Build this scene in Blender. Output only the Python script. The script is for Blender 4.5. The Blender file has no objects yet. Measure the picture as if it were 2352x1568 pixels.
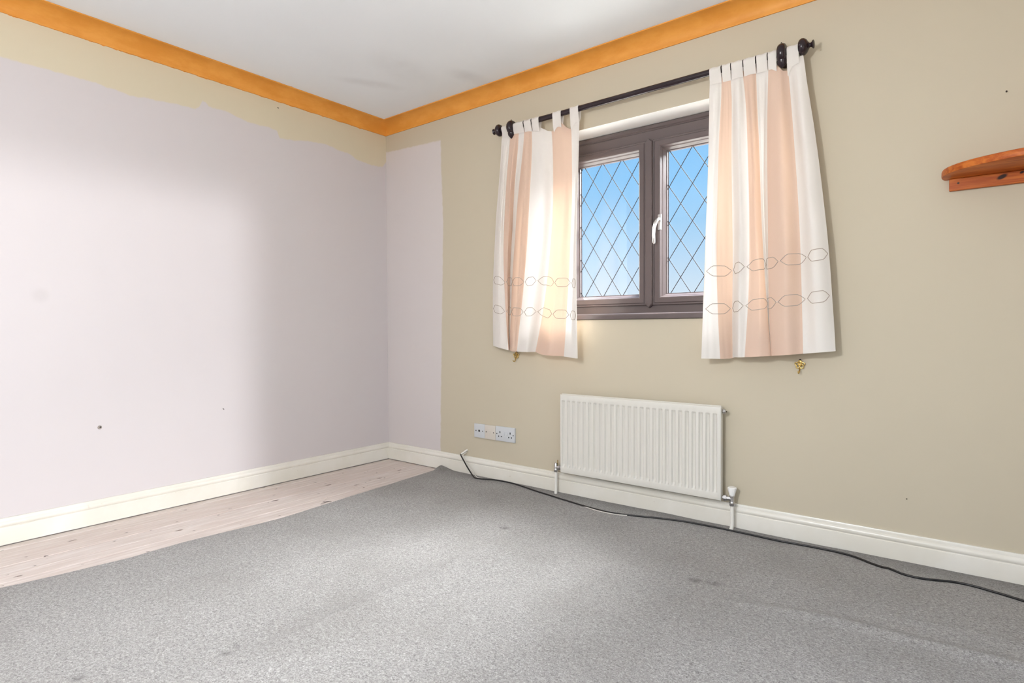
import bpy, bmesh, math, random
from mathutils import Vector, Matrix, noise

random.seed(7)
scene = bpy.context.scene
COL = scene.collection

# ------------------------------------------------------------------ camera
F_PX, YAW, PITCH, ROLL = 1346.77, 0.667318, -0.0223034, -0.0047697
CAM = Vector((3.272405, -2.726451, 0.922366))
_fw = Vector((-math.sin(YAW) * math.cos(PITCH), math.cos(YAW) * math.cos(PITCH), math.sin(PITCH)))
_rt = Vector((math.cos(YAW), math.sin(YAW), 0))
_up = _rt.cross(_fw)
_r2 = math.cos(ROLL) * _rt + math.sin(ROLL) * _up
_u2 = -math.sin(ROLL) * _rt + math.cos(ROLL) * _up
cd = bpy.data.cameras.new('camera')
cam = bpy.data.objects.new('camera', cd)
COL.objects.link(cam)
cd.sensor_width = 36
cd.lens = 36 * F_PX / 2352
cd.clip_start = 0.02
cam.matrix_world = Matrix(((_r2.x, _u2.x, -_fw.x, CAM.x), (_r2.y, _u2.y, -_fw.y, CAM.y), (_r2.z, _u2.z, -_fw.z, CAM.z), (0, 0, 0, 1)))
scene.camera = cam

# ------------------------------------------------------------------ sky, sun, daylight, added fill, exposure
SUN_STRENGTH, SUN_EL, SUN_ANGLE = 1.1, 4.5, 4.2
SUN_COLOR = (0.93, 0.96, 1.0)
SKY_POWER, SKY_COLOR = 2700, (0.97, 0.985, 1.0)
LOW_POWER = 70
LOW_LEFT_POWER = 1100
FILL_POWER, FILL_COLOR = 34, (0.95, 0.97, 1.0)
DOOR_POWER, DOOR_COLOR = 9, (0.97, 0.985, 1.0)
LAMP_POWER, LAMP_COLOR = 107, (0.95, 0.965, 1.0)
scene.view_settings.view_transform = 'Standard'
scene.view_settings.look = 'None'
scene.view_settings.exposure = 0.0
scene.view_settings.gamma = 1.0
scene.view_settings.use_curve_mapping = False
scene.cycles.use_denoising = True
scene.cycles.max_bounces = 10
scene.cycles.diffuse_bounces = 6
scene.cycles.transmission_bounces = 8
scene.cycles.transparent_max_bounces = 16
scene.cycles.sample_clamp_indirect = 8

world = bpy.data.worlds.new('sky')
scene.world = world
world.use_nodes = True
nt = world.node_tree
nt.nodes.clear()
_o = nt.nodes.new('ShaderNodeOutputWorld')
_b = nt.nodes.new('ShaderNodeBackground')
_tc = nt.nodes.new('ShaderNodeTexCoord')
_sx = nt.nodes.new('ShaderNodeSeparateXYZ')
_rp = nt.nodes.new('ShaderNodeValToRGB')
nt.links.new(_tc.outputs['Generated'], _sx.inputs[0])
nt.links.new(_sx.outputs['Z'], _rp.inputs[0])
nt.links.new(_rp.outputs[0], _b.inputs[0])
nt.links.new(_b.outputs[0], _o.inputs[0])


def lin(r, g, b):
    f = lambda c: (c / 255) / 12.92 if c <= 10.3 else (((c / 255) + 0.055) / 1.055) ** 2.4
    return (f(r), f(g), f(b), 1.0)


_st = [(0.0, lin(150, 150, 145)), (0.01, lin(228, 240, 251)), (0.05, lin(221, 238, 253)), (0.11, lin(196, 227, 254)),
       (0.17, lin(170, 217, 255)), (0.24, lin(146, 207, 255)), (0.45, lin(120, 188, 250)), (1.0, lin(80, 150, 235))]
while len(_rp.color_ramp.elements) < len(_st):
    _rp.color_ramp.elements.new(0.5)
for e, (p_, c_) in zip(_rp.color_ramp.elements, _st):
    e.position = p_
    e.color = c_
_b.inputs[1].default_value = 1.0

# low hazy sun shining in by the doorway in the right-hand wall, out of the frame
sd = bpy.data.lights.new('sun', 'SUN')
sd.energy = SUN_STRENGTH
sd.angle = math.radians(SUN_ANGLE)
sd.color = SUN_COLOR
sun = bpy.data.objects.new('sun', sd)
COL.objects.link(sun)
_el = math.radians(SUN_EL)
_to = Vector((math.cos(_el), 0, math.sin(_el)))
sun.rotation_euler = _to.to_track_quat('Z', 'Y').to_euler()
sun.location = Vector((2, -1.8, 1)) + _to * 8

# bright sky daylight falling into the leaded window from high on the right
kd = bpy.data.lights.new('window_daylight', 'AREA')
kd.shape = 'RECTANGLE'
kd.size, kd.size_y = 3.2, 2.2
kd.energy = SKY_POWER
kd.color = SKY_COLOR
kl = bpy.data.objects.new('window_daylight', kd)
COL.objects.link(kl)
kl.location = (3.45, 2.1, 3.85)
kl.rotation_euler = (Vector(kl.location) - Vector((1.75, -0.4, 0.9))).to_track_quat('Z', 'Y').to_euler()

# paler sky lower down on the same side
kd2 = bpy.data.lights.new('low_window_daylight', 'AREA')
kd2.shape = 'RECTANGLE'
kd2.size, kd2.size_y = 2.2, 1.8
kd2.energy = LOW_POWER
kd2.color = SKY_COLOR
kl2 = bpy.data.objects.new('low_window_daylight', kd2)
COL.objects.link(kl2)
kl2.location = (3.65, 3.1, 2.0)
kl2.rotation_euler = (Vector(kl2.location) - Vector((1.95, 0.19, 1.45))).to_track_quat('Z', 'Y').to_euler()

kd3 = bpy.data.lights.new('low_window_daylight', 'AREA')
kd3.shape = 'RECTANGLE'
kd3.size, kd3.size_y = 1.8, 1.8
kd3.energy = LOW_LEFT_POWER
kd3.color = SKY_COLOR
kl3 = bpy.data.objects.new('low_window_daylight', kd3)
COL.objects.link(kl3)
kl3.location = (-0.9, 1.75, 2.1)
kl3.rotation_euler = (Vector(kl3.location) - Vector((1.95, 0.19, 1.45))).to_track_quat('Z', 'Y').to_euler()

# added fill light, set in a made-up window behind the camera
ad = bpy.data.lights.new('rear_fill', 'AREA')
ad.shape = 'RECTANGLE'
ad.size, ad.size_y = 2.2, 1.3
ad.energy = FILL_POWER
ad.color = FILL_COLOR
al = bpy.data.objects.new('rear_fill', ad)
COL.objects.link(al)
al.location = (2.3, -4.28, 1.45)
al.rotation_euler = (math.radians(90), 0, 0)

# added fill light standing in the doorway, brightens the left wall
ed_ = bpy.data.lights.new('doorway_fill', 'AREA')
ed_.shape = 'RECTANGLE'
ed_.size, ed_.size_y = 1.7, 1.9
ed_.energy = DOOR_POWER
ed_.color = DOOR_COLOR
el_ = bpy.data.objects.new('doorway_fill', ed_)
COL.objects.link(el_)
el_.location = (4.13, -1.86, 1.0)
el_.rotation_euler = (math.radians(90), 0, math.radians(90))

# ------------------------------------------------------------------ materials


class NT:
    def __init__(self, name, rough=0.5, spec=0.4):
        self.m = bpy.data.materials.new(name)
        self.m.use_nodes = True
        self.t = self.m.node_tree
        self.b = self.t.nodes['Principled BSDF']
        self.b.inputs['Roughness'].default_value = rough
        self.b.inputs['Specular IOR Level'].default_value = spec
        self.out = self.t.nodes['Material Output']

    def n(self, typ, **kw):
        nd = self.t.nodes.new(typ)
        for k, v in kw.items():
            if k in nd.inputs and not hasattr(nd, k):
                nd.inputs[k].default_value = v
            else:
                setattr(nd, k, v)
        return nd

    def set(self, sock, v):
        if hasattr(v, 'is_linked') or isinstance(v, bpy.types.NodeSocket):
            self.t.links.new(v, sock)
        else:
            sock.default_value = v

    def math(self, op, a, b=0.0, c=None, clamp=False):
        nd = self.t.nodes.new('ShaderNodeMath')
        nd.operation = op
        nd.use_clamp = clamp
        self.set(nd.inputs[0], a)
        self.set(nd.inputs[1], b)
        if c is not None:
            self.set(nd.inputs[2], c)
        return nd.outputs[0]

    def pos(self):
        if not hasattr(self, '_pos'):
            g = self.t.nodes.new('ShaderNodeTexCoord')
            self._pos = g.outputs['Object']
            s = self.t.nodes.new('ShaderNodeSeparateXYZ')
            self.t.links.new(self._pos, s.inputs[0])
            self.x, self.y, self.z = s.outputs
        return self._pos

    def noise(self, scale, detail=2, rough=0.5, stretch=None, dist=0.0):
        v = self.pos()
        if stretch:
            mp = self.t.nodes.new('ShaderNodeMapping')
            mp.inputs['Scale'].default_value = stretch
            self.t.links.new(v, mp.inputs[0])
            v = mp.outputs[0]
        nd = self.t.nodes.new('ShaderNodeTexNoise')
        nd.inputs['Scale'].default_value = scale
        nd.inputs['Detail'].default_value = detail
        nd.inputs['Roughness'].default_value = rough
        nd.inputs['Distortion'].default_value = dist
        self.t.links.new(v, nd.inputs['Vector'])
        return nd.outputs['Fac']

    def ramp(self, fac, stops, interp='LINEAR'):
        nd = self.t.nodes.new('ShaderNodeValToRGB')
        nd.color_ramp.interpolation = interp
        while len(nd.color_ramp.elements) < len(stops):
            nd.color_ramp.elements.new(0.5)
        for e, (p, c) in zip(nd.color_ramp.elements, stops):
            e.position = p
            e.color = c if len(c) == 4 else (*c, 1)
        self.set(nd.inputs[0], fac)
        return nd.outputs[0]

    def mix(self, fac, a, b, blend='MIX'):
        nd = self.t.nodes.new('ShaderNodeMix')
        nd.data_type = 'RGBA'
        nd.blend_type = blend
        self.set(nd.inputs[0], fac)
        self.set(nd.inputs[6], a)
        self.set(nd.inputs[7], b)
        return nd.outputs[2]

    def step(self, v, lo, hi):
        nd = self.t.nodes.new('ShaderNodeMapRange')
        nd.interpolation_type = 'SMOOTHSTEP'
        self.set(nd.inputs[0], v)
        nd.inputs[1].default_value = lo
        nd.inputs[2].default_value = hi
        return nd.outputs[0]

    def color(self, c):
        self.set(self.b.inputs['Base Color'], c)

    def bump(self, h, strength=0.3, dist=0.002):
        nd = self.t.nodes.new('ShaderNodeBump')
        nd.inputs['Strength'].default_value = strength
        nd.inputs['Distance'].default_value = dist
        self.set(nd.inputs['Height'], h)
        self.t.links.new(nd.outputs[0], self.b.inputs['Normal'])

    def rough(self, v):
        self.set(self.b.inputs['Roughness'], v)


def simple(name, rgb, rough=0.5, spec=0.4, metal=0.0, var=0.0, scale=20):
    k = NT(name, rough, spec)
    k.b.inputs['Metallic'].default_value = metal
    c = lin(*rgb)
    if var:
        d = tuple(x * (1 - var) for x in c[:3]) + (1,)
        k.color(k.mix(k.noise(scale, 3), d, c))
    else:
        k.color(c)
    return k.m


LILAC, CREAM, OCHRE = lin(203, 196, 196), lin(189, 179, 158), lin(221, 150, 62)


def wall_tail(k, c):
    k.color(c)
    k.bump(k.noise(160, 2, 0.6), 0.06, 0.001)


# left wall: lilac below, cream band with a hand-cut edge above
k = NT('left_wall_paint', 0.7, 0.25)
k.pos()
PL = [(-4.4, 2.09), (-2.09, 2.09), (-1.742, 2.092), (-1.6, 2.075), (-1.5, 2.088), (-1.277, 2.104), (-1.258, 2.15), (-1.235, 2.155), (-1.225, 2.132), (-1.137, 2.135),
      (-0.98, 2.105), (-0.896, 2.112), (-0.825, 2.105), (-0.81, 2.066), (-0.72, 2.075), (-0.60, 2.098), (-0.484, 2.109), (-0.40, 2.09), (-0.318, 2.09), (-0.24, 2.062), (-0.12, 2.05), (-0.03, 2.06), (0.0, 2.10)]
yy = k.math('DIVIDE', k.math('ADD', k.y, 4.4), 4.4)
zb = k.ramp(yy, [((a + 4.4) / 4.4, ((b - 2.0) * 4,) * 3) for a, b in PL])
zb = k.math('ADD', k.math('MULTIPLY', zb, 0.25), 2.0)
zb = k.math('ADD', zb, k.math('MULTIPLY', k.math('SUBTRACT', k.noise(22, 4, 0.6), 0.5), 0.022))
isc = k.step(k.math('SUBTRACT', k.z, zb), -0.005, 0.005)
c = k.mix(isc, LILAC, lin(207, 196, 171))
# ragged ochre overpaint under the cove
ed = k.math('ADD', 2.279, k.math('MULTIPLY', k.math('SUBTRACT', k.noise(14, 5, 0.7), 0.5), 0.034))
c = k.mix(k.step(k.math('SUBTRACT', k.z, ed), -0.0015, 0.0015), c, OCHRE)
# faint rubbed patch
dd = k.n('ShaderNodeVectorMath', operation='DISTANCE')
k.t.links.new(k.pos(), dd.inputs[0])
dd.inputs[1].default_value = (0, -1.97, 1.08)
c = k.mix(k.math('MULTIPLY', k.step(dd.outputs['Value'], 0.045, 0.012), 0.10), c, lin(140, 132, 128))
wall_tail(k, c)
M_WL = k.m

k = NT('window_wall_paint', 0.7, 0.25)
k.pos()
xx = k.ramp(k.math('DIVIDE', k.z, 2.4), [(0, (0.52,) * 3), (0.092, (0.522,) * 3), (0.3, (0.535,) * 3), (0.5, (0.55,) * 3), (0.68, (0.561,) * 3), (0.8, (0.548,) * 3), (0.9, (0.543,) * 3)])
xb = k.math('ADD', xx, k.math('MULTIPLY', k.math('SUBTRACT', k.noise(16, 4, 0.6), 0.5), 0.022))
lil = k.step(k.math('SUBTRACT', k.x, xb), 0.006, -0.006)
top = k.ramp(k.x, [(0, (0.72,) * 3), (0.04, (0.70,) * 3), (0.2, (0.67,) * 3), (0.3, (0.655,) * 3), (0.53, (0.62,) * 3)])
top = k.math('ADD', k.math('MULTIPLY', top, 0.25), 1.99)
top = k.math('ADD', top, k.math('MULTIPLY', k.math('SUBTRACT', k.noise(20, 4, 0.6), 0.5), 0.025))
lil = k.math('MULTIPLY', lil, k.step(k.math('SUBTRACT', k.z, top), 0.006, -0.006))
c = k.mix(lil, CREAM, LILAC)
c = k.mix(k.math('MULTIPLY', k.noise(1.3, 2), 0.18), c, lin(216, 205, 184))
ed = k.math('ADD', 2.282, k.math('MULTIPLY', k.math('SUBTRACT', k.noise(14, 5, 0.7), 0.5), 0.016))
c = k.mix(k.step(k.math('SUBTRACT', k.z, ed), -0.0015, 0.0015), c, OCHRE)
wall_tail(k, c)
M_WW = k.m

k = NT('cream_wall_paint', 0.7, 0.25)
wall_tail(k, CREAM)
M_WC = k.m
M_REVEAL = simple('white_reveal_paint', (248, 247, 244), 0.5)

k = NT('ceiling_paint', 0.8, 0.2)
k.pos()
c = lin(234, 237, 239)
c = k.mix(k.step(k.noise(1.1, 2), 0.45, 0.8), c, lin(228, 230, 231))


def blob(k, p, r, sx=1, sy=1, ang=0):
    mp = k.t.nodes.new('ShaderNodeMapping')
    mp.vector_type = 'TEXTURE'
    mp.inputs['Location'].default_value = p
    mp.inputs['Rotation'].default_value = (0, 0, ang)
    mp.inputs['Scale'].default_value = (sx, sy, 1)
    k.t.links.new(k.pos(), mp.inputs[0])
    ln = k.t.nodes.new('ShaderNodeVectorMath')
    ln.operation = 'LENGTH'
    k.t.links.new(mp.outputs[0], ln.inputs[0])
    return k.step(ln.outputs['Value'], r, r * 0.1)


for p_, r_, sx_, sy_, an_, am_ in [((0.49, -0.52, 2.355), 0.11, 0.7, 2.4, -0.5, 0.13), ((1.0, -0.22, 2.355), 0.12, 0.8, 1.6, -0.2, 0.16), ((0.78, -0.55, 2.355), 0.2, 0.9, 1.6, 0.2, 0.08)]:  # soft grey patches mixed into the ceiling near the corner
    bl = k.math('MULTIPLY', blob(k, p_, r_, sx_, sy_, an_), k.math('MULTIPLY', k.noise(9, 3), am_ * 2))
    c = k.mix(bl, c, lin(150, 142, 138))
ex = k.math('ADD', 0.088, k.math('MULTIPLY', k.math('SUBTRACT', k.noise(13, 5, 0.7), 0.5), 0.030))
c = k.mix(k.step(k.math('SUBTRACT', k.x, ex), 0.0015, -0.0015), c, OCHRE)
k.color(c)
h = k.math('ADD', k.noise(70, 3, 0.6), k.math('MULTIPLY', k.noise(9, 2), 1.5))
k.bump(h, 0.10, 0.002)
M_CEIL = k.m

k = NT('ochre_cove_paint', 0.5, 0.35)
k.color(k.mix(k.step(k.noise(5, 5, 0.65, (1, 1, 3)), 0.35, 0.7), lin(214, 142, 55), lin(226, 157, 70)))
k.bump(k.noise(60, 2), 0.05, 0.001)
M_COVE = k.m

k = NT('skirting_gloss', 0.28, 0.5)
c = k.mix(k.step(k.noise(3.5, 4, 0.6), 0.35, 0.7), lin(217, 212, 200), lin(225, 221, 212))
c = k.mix(k.math('MULTIPLY', k.step(k.noise(38, 3, 0.6), 0.68, 0.76), 0.35), c, lin(190, 178, 160))
k.color(c)
k.bump(k.noise(40, 2), 0.04, 0.001)
M_SKIRT = k.m

k = NT('limed_floorboard', 0.55, 0.3)
k.pos()
oi = k.n('ShaderNodeObjectInfo')
mp = k.n('ShaderNodeMapping')
mp.inputs['Scale'].default_value = (14, 0.9, 1)
k.t.links.new(k.pos(), mp.inputs[0])
av = k.n('ShaderNodeVectorMath', operation='ADD')
k.t.links.new(mp.outputs[0], av.inputs[0])
cx = k.n('ShaderNodeCombineXYZ')
k.t.links.new(k.math('MULTIPLY', oi.outputs['Random'], 40), cx.inputs[1])
k.t.links.new(cx.outputs[0], av.inputs[1])
gr = k.n('ShaderNodeTexNoise', Scale=5.0, Detail=5.0)
k.t.links.new(av.outputs[0], gr.inputs['Vector'])
c = k.mix(k.step(gr.outputs['Fac'], 0.35, 0.7), lin(200, 187, 179), lin(217, 208, 202))
c = k.mix(k.math('MULTIPLY', oi.outputs['Random'], 0.25), c, lin(198, 178, 166))
# knots, nail heads and paint drips of the old boards
for sc_, rad, jit, colr, st in [(9, 0.13, 0.80, (84, 64, 52), (1, 0.5, 0)), (17, 0.17, 0.70, (104, 84, 72), (1, 0.4, 0)), (36, 0.20, 0.80, (70, 56, 48), (1, 0.55, 0))]:
    mp2 = k.n('ShaderNodeMapping')
    mp2.inputs['Scale'].default_value = st
    k.t.links.new(k.pos(), mp2.inputs[0])
    vo = k.n('ShaderNodeTexVoronoi', Scale=float(sc_))
    wv = k.n('ShaderNodeVectorMath', operation='ADD')
    nz = k.n('ShaderNodeTexNoise', Scale=60.0)
    k.t.links.new(k.pos(), nz.inputs['Vector'])
    sc2 = k.n('ShaderNodeVectorMath', operation='SCALE')
    k.t.links.new(nz.outputs['Color'], sc2.inputs[0])
    sc2.inputs['Scale'].default_value = 0.012
    k.t.links.new(mp2.outputs[0], wv.inputs[0])
    k.t.links.new(sc2.outputs[0], wv.inputs[1])
    k.t.links.new(wv.outputs[0], vo.inputs['Vector'])
    sp = k.n('ShaderNodeSeparateColor')
    k.t.links.new(vo.outputs['Color'], sp.inputs[0])
    f = k.math('MULTIPLY', k.step(vo.outputs['Distance'], rad, rad * 0.35), k.math('GREATER_THAN', sp.outputs[0], jit))
    c = k.mix(k.math('MULTIPLY', f, 0.9), c, lin(*colr))
k.color(c)
k.bump(gr.outputs['Fac'], 0.15, 0.001)
M_BOARD = k.m
M_SUB = simple('subfloor_dark', (70, 60, 54), 0.9)

k = NT('grey_carpet', 0.95, 0.1)
k.pos()
fine = k.noise(240, 3, 0.75, None, 0.6)
mid = k.noise(95, 3, 0.7, (1, 1.3, 1), 0.8)
big = k.noise(2.2, 3, 0.55)
v = k.math('ADD', k.math('MULTIPLY', fine, 0.6), k.math('MULTIPLY', mid, 0.4))
c = k.ramp(v, [(0.34, lin(94, 92, 90)), (0.47, lin(144, 141, 138)), (0.56, lin(168, 165, 162)), (0.68, lin(206, 204, 202))])
c = k.mix(k.math('MULTIPLY', k.step(big, 0.42, 0.7), 0.22), c, lin(112, 106, 101), 'MIX')
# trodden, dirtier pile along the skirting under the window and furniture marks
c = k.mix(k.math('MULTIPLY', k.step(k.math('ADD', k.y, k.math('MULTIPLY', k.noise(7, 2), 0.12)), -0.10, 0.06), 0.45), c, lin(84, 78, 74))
for (dx, dy, rr) in [(2.488, -0.671, 0.03), (2.552, -0.653, 0.03), (1.618, -1.94, 0.02), (1.605, -1.905, 0.016), (1.426, -2.238, 0.022), (1.595, -0.656, 0.03)]:
    bl = k.math('MULTIPLY', blob(k, (dx, dy, 0.01), rr, 1.4, 1, 0.4), k.math('MULTIPLY', k.noise(90, 2), 0.9))
    c = k.mix(bl, c, lin(62, 58, 56))
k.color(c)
k.bump(v, 0.9, 0.006)
k.b.inputs['Sheen Weight'].default_value = 0.15
M_CARPET = k.m

M_FRAME = simple('dark_brown_window_paint', (94, 83, 82), 0.32, 0.5, 0, 0.12, 8)
M_LEAD = simple('lead_came', (72, 71, 76), 0.8, 0.1)
M_CHROME = simple('polished_chrome', (205, 203, 202), 0.32, 0.5, 1.0, 0.05)
M_POLE = simple('dark_stained_pole', (38, 24, 30), 0.25, 0.5, 0, 0.25, 30)
M_RAD = simple('white_radiator_enamel', (214, 210, 201), 0.33, 0.5, 0, 0.03, 6)
M_PLASTIC = simple('white_plastic', (238, 236, 232), 0.35, 0.5, 0, 0.02)
M_PLATE_COOL = simple('cool_white_plastic', (198, 200, 202), 0.3, 0.5, 0, 0.02)
M_PLATE_CREAM = simple('cream_white_plastic', (205, 197, 186), 0.3, 0.5, 0, 0.02)
M_HOLE = simple('dark_socket_hole', (22, 20, 20), 0.7)
M_PIPE = simple('painted_pipe', (232, 228, 219), 0.4, 0.5, 0, 0.08, 40)
M_CABLE = simple('black_cable_sheath', (24, 20, 20), 0.4, 0.5, 0, 0.1)
M_CABLE_W = simple('white_cable_sheath', (222, 218, 210), 0.4, 0.5, 0, 0.05)
M_BRASS = simple('polished_brass', (216, 188, 118), 0.22, 0.5, 1.0, 0.1, 80)
M_STEEL_DARK = simple('dark_screw', (52, 40, 34), 0.4, 0.5, 0.6)
M_THREAD = simple('beige_thread', (174, 160, 147), 0.7, 0.3)
M_THREAD_W = simple('pale_thread', (226, 216, 206), 0.6, 0.3)
M_PLUG = simple('grey_wall_plug', (150, 140, 132), 0.6)

k = NT('varnished_pine', 0.42, 0.28)
k.pos()
gr = k.noise(3.0, 6, 0.6, (1.2, 16, 16), 1.2)
c = k.mix(k.step(gr, 0.35, 0.68), lin(158, 72, 20), lin(196, 110, 44))
for p_, r_, sx_, sy_ in [((-0.305, -0.02, 0.009), 0.016, 1.3, 1.0), ((-0.252, -0.02, 0.016), 0.009, 1.0, 1.0)]:
    mp = k.t.nodes.new('ShaderNodeMapping')
    mp.vector_type = 'TEXTURE'
    mp.inputs['Location'].default_value = p_
    mp.inputs['Rotation'].default_value = (0, -0.45, 0)
    mp.inputs['Scale'].default_value = (sx_, 3, 0.62)
    k.t.links.new(k.pos(), mp.inputs[0])
    ln = k.t.nodes.new('ShaderNodeVectorMath')
    ln.operation = 'LENGTH'
    k.t.links.new(mp.outputs[0], ln.inputs[0])
    c = k.mix(k.step(ln.outputs['Value'], r_, r_ * 0.45), c, lin(44, 20, 12))
k.color(c)
k.bump(gr, 0.06, 0.001)
M_PINE = k.m


def cloth(name, dif, tra, mixf):
    m = bpy.data.materials.new(name)
    m.use_nodes = True
    t = m.node_tree
    t.nodes.clear()
    o = t.nodes.new('ShaderNodeOutputMaterial')
    mx = t.nodes.new('ShaderNodeMixShader')
    d = t.nodes.new('ShaderNodeBsdfDiffuse')
    tr = t.nodes.new('ShaderNodeBsdfTranslucent')
    tc = t.nodes.new('ShaderNodeTexCoord')
    w = t.nodes.new('ShaderNodeTexNoise')
    w.inputs['Scale'].default_value = 55
    w.inputs['Detail'].default_value = 5
    mp = t.nodes.new('ShaderNodeMapping')
    mp.inputs['Scale'].default_value = (2.5, 2.5, 1)
    t.links.new(tc.outputs['Object'], mp.inputs[0])
    t.links.new(mp.outputs[0], w.inputs['Vector'])
    bp = t.nodes.new('ShaderNodeBump')
    bp.inputs['Strength'].default_value = 0.10
    bp.inputs['Distance'].default_value = 0.004
    t.links.new(w.outputs['Fac'], bp.inputs['Height'])
    t.links.new(bp.outputs[0], d.inputs['Normal'])
    d.inputs['Color'].default_value = dif
    tr.inputs['Color'].default_value = tra
    mx.inputs[0].default_value = mixf
    t.links.new(d.outputs[0], mx.inputs[1])
    t.links.new(tr.outputs[0], mx.inputs[2])
    t.links.new(mx.outputs[0], o.inputs[0])
    return m


M_WHITE_CLOTH = cloth('white_cotton', lin(226, 220, 213), lin(252, 248, 243), 0.105)
M_PEACH_CLOTH = cloth('peach_cotton', lin(217, 191, 172), lin(255, 212, 174), 0.125)

m = bpy.data.materials.new('window_glass')
m.use_nodes = True
t = m.node_tree
t.nodes.clear()
o = t.nodes.new('ShaderNodeOutputMaterial')
mx = t.nodes.new('ShaderNodeMixShader')
tr = t.nodes.new('ShaderNodeBsdfTransparent')
tr.inputs[0].default_value = (0.99, 1.0, 1.0, 1)
gl = t.nodes.new('ShaderNodeBsdfGlossy')
gl.inputs['Roughness'].default_value = 0.02
fr = t.nodes.new('ShaderNodeFresnel')
ge = t.nodes.new('ShaderNodeNewGeometry')
mr = t.nodes.new('ShaderNodeMapRange')
mr.inputs['To Min'].default_value = 1.45
mr.inputs['To Max'].default_value = 1 / 1.45
t.links.new(ge.outputs['Backfacing'], mr.inputs['Value'])
t.links.new(mr.outputs[0], fr.inputs['IOR'])
t.links.new(fr.outputs[0], mx.inputs[0])
t.links.new(tr.outputs[0], mx.inputs[1])
t.links.new(gl.outputs[0], mx.inputs[2])
t.links.new(mx.outputs[0], o.inputs[0])
M_GLASS = m

m = bpy.data.materials.new('fill_lamp_glow')  # glowing globe of the added fill pendant
m.use_nodes = True
_bb = m.node_tree.nodes['Principled BSDF']
_bb.inputs['Emission Color'].default_value = (*LAMP_COLOR, 1)
_bb.inputs['Emission Strength'].default_value = 6
M_BULB = m

# ------------------------------------------------------------------ mesh helpers


def link(name, me, mats, parent=None, smooth=None):
    o = bpy.data.objects.new(name, me)
    COL.objects.link(o)
    for mm in (mats if isinstance(mats, (list, tuple)) else [mats]):
        if mm and mm.name not in me.materials:
            me.materials.append(mm)
    if parent is not None:
        o.parent = parent
        o.matrix_parent_inverse = Matrix.Identity(4)
    return o


def obj(name, bm, mats, parent=None, smooth=False, origin=None):
    """bmesh in world metres -> one mesh object; origin moves the pivot (parents sit unrotated)."""
    me = bpy.data.meshes.new(name)
    bmesh.ops.recalc_face_normals(bm, faces=bm.faces)
    off = Vector((0, 0, 0))
    if parent is not None:
        pl, q = Vector((0, 0, 0)), parent
        while q is not None:
            pl += q.location
            q = q.parent
        off = pl
    loc = Vector(origin) if origin is not None else off
    bmesh.ops.translate(bm, verts=bm.verts, vec=-loc)
    if smooth:
        for f in bm.faces:
            f.smooth = True
    bm.to_mesh(me)
    bm.free()
    o = link(name, me, mats, parent)
    o.location = loc - off if parent is not None else loc
    if smooth and smooth is not True:
        me.set_sharp_from_angle(angle=math.radians(smooth))
    return o


def empty(name, loc, label=None, cat=None, group=None, kind=None):
    o = bpy.data.objects.new(name, None)
    COL.objects.link(o)
    o.location = loc
    o.empty_display_size = 0.05
    tag(o, label, cat, group, kind)
    return o


def tag(o, label=None, cat=None, group=None, kind=None):
    if label:
        o['label'] = label
    if cat:
        o['category'] = cat
    if group:
        o['group'] = group
    if kind:
        o['kind'] = kind
    return o


def box(bm, a, b, bevel=0.0, seg=2):
    r = bmesh.ops.create_cube(bm, size=1)
    vs = r['verts']
    for v in vs:
        v.co = Vector([(a[i] + b[i]) / 2 + v.co[i] * (b[i] - a[i]) for i in range(3)])
    if bevel:
        es = list({e for v in vs for e in v.link_edges})
        bmesh.ops.bevel(bm, geom=es, offset=bevel, segments=seg, profile=0.6, affect='EDGES')
    return vs


def BX(a, b, bevel=0.0, seg=2):
    bm = bmesh.new()
    box(bm, a, b, bevel, seg)
    return bm


def tube(bm, pts, rad, n=8, caps=True):
    pts = [Vector(p) for p in pts]
    rs = rad if isinstance(rad, (list, tuple)) else [rad] * len(pts)
    rings = []
    t0 = (pts[1] - pts[0]).normalized()
    up = Vector((0, 0, 1)) if abs(t0.z) < 0.9 else Vector((1, 0, 0))
    nrm = t0.cross(up).normalized()
    for i, p in enumerate(pts):
        if i == 0:
            tn = pts[1] - p
        elif i == len(pts) - 1:
            tn = p - pts[i - 1]
        else:
            tn = (pts[i + 1] - p).normalized() + (p - pts[i - 1]).normalized()
        tn.normalize()
        nrm = (nrm - tn * nrm.dot(tn)).normalized()
        bn = tn.cross(nrm)
        rings.append([bm.verts.new(p + (nrm * math.cos(2 * math.pi * j / n) + bn * math.sin(2 * math.pi * j / n)) * rs[i]) for j in range(n)])
    for a, b in zip(rings, rings[1:]):
        for j in range(n):
            bm.faces.new((a[j], a[(j + 1) % n], b[(j + 1) % n], b[j]))
    if caps:
        bm.faces.new(rings[0][::-1])
        bm.faces.new(rings[-1])
    return rings


def TUBE(pts, rad, n=8):
    bm = bmesh.new()
    tube(bm, pts, rad, n)
    return bm


def lathe(bm, c, axis, prof, n=20):
    """prof: (along, radius) pairs along axis from point c."""
    ax = Vector(axis).normalized()
    up = Vector((0, 0, 1)) if abs(ax.z) < 0.9 else Vector((1, 0, 0))
    u = ax.cross(up).normalized()
    w = ax.cross(u)
    c = Vector(c)
    rings = []
    for t_, r_ in prof:
        rings.append([bm.verts.new(c + ax * t_ + (u * math.cos(2 * math.pi * j / n) + w * math.sin(2 * math.pi * j / n)) * max(r_, 1e-5)) for j in range(n)])
    for a, b in zip(rings, rings[1:]):
        for j in range(n):
            bm.faces.new((a[j], a[(j + 1) % n], b[(j + 1) % n], b[j]))
    bm.faces.new(rings[0][::-1])
    bm.faces.new(rings[-1])


def LATHE(c, axis, prof, n=20):
    bm = bmesh.new()
    lathe(bm, c, axis, prof, n)
    return bm


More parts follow.
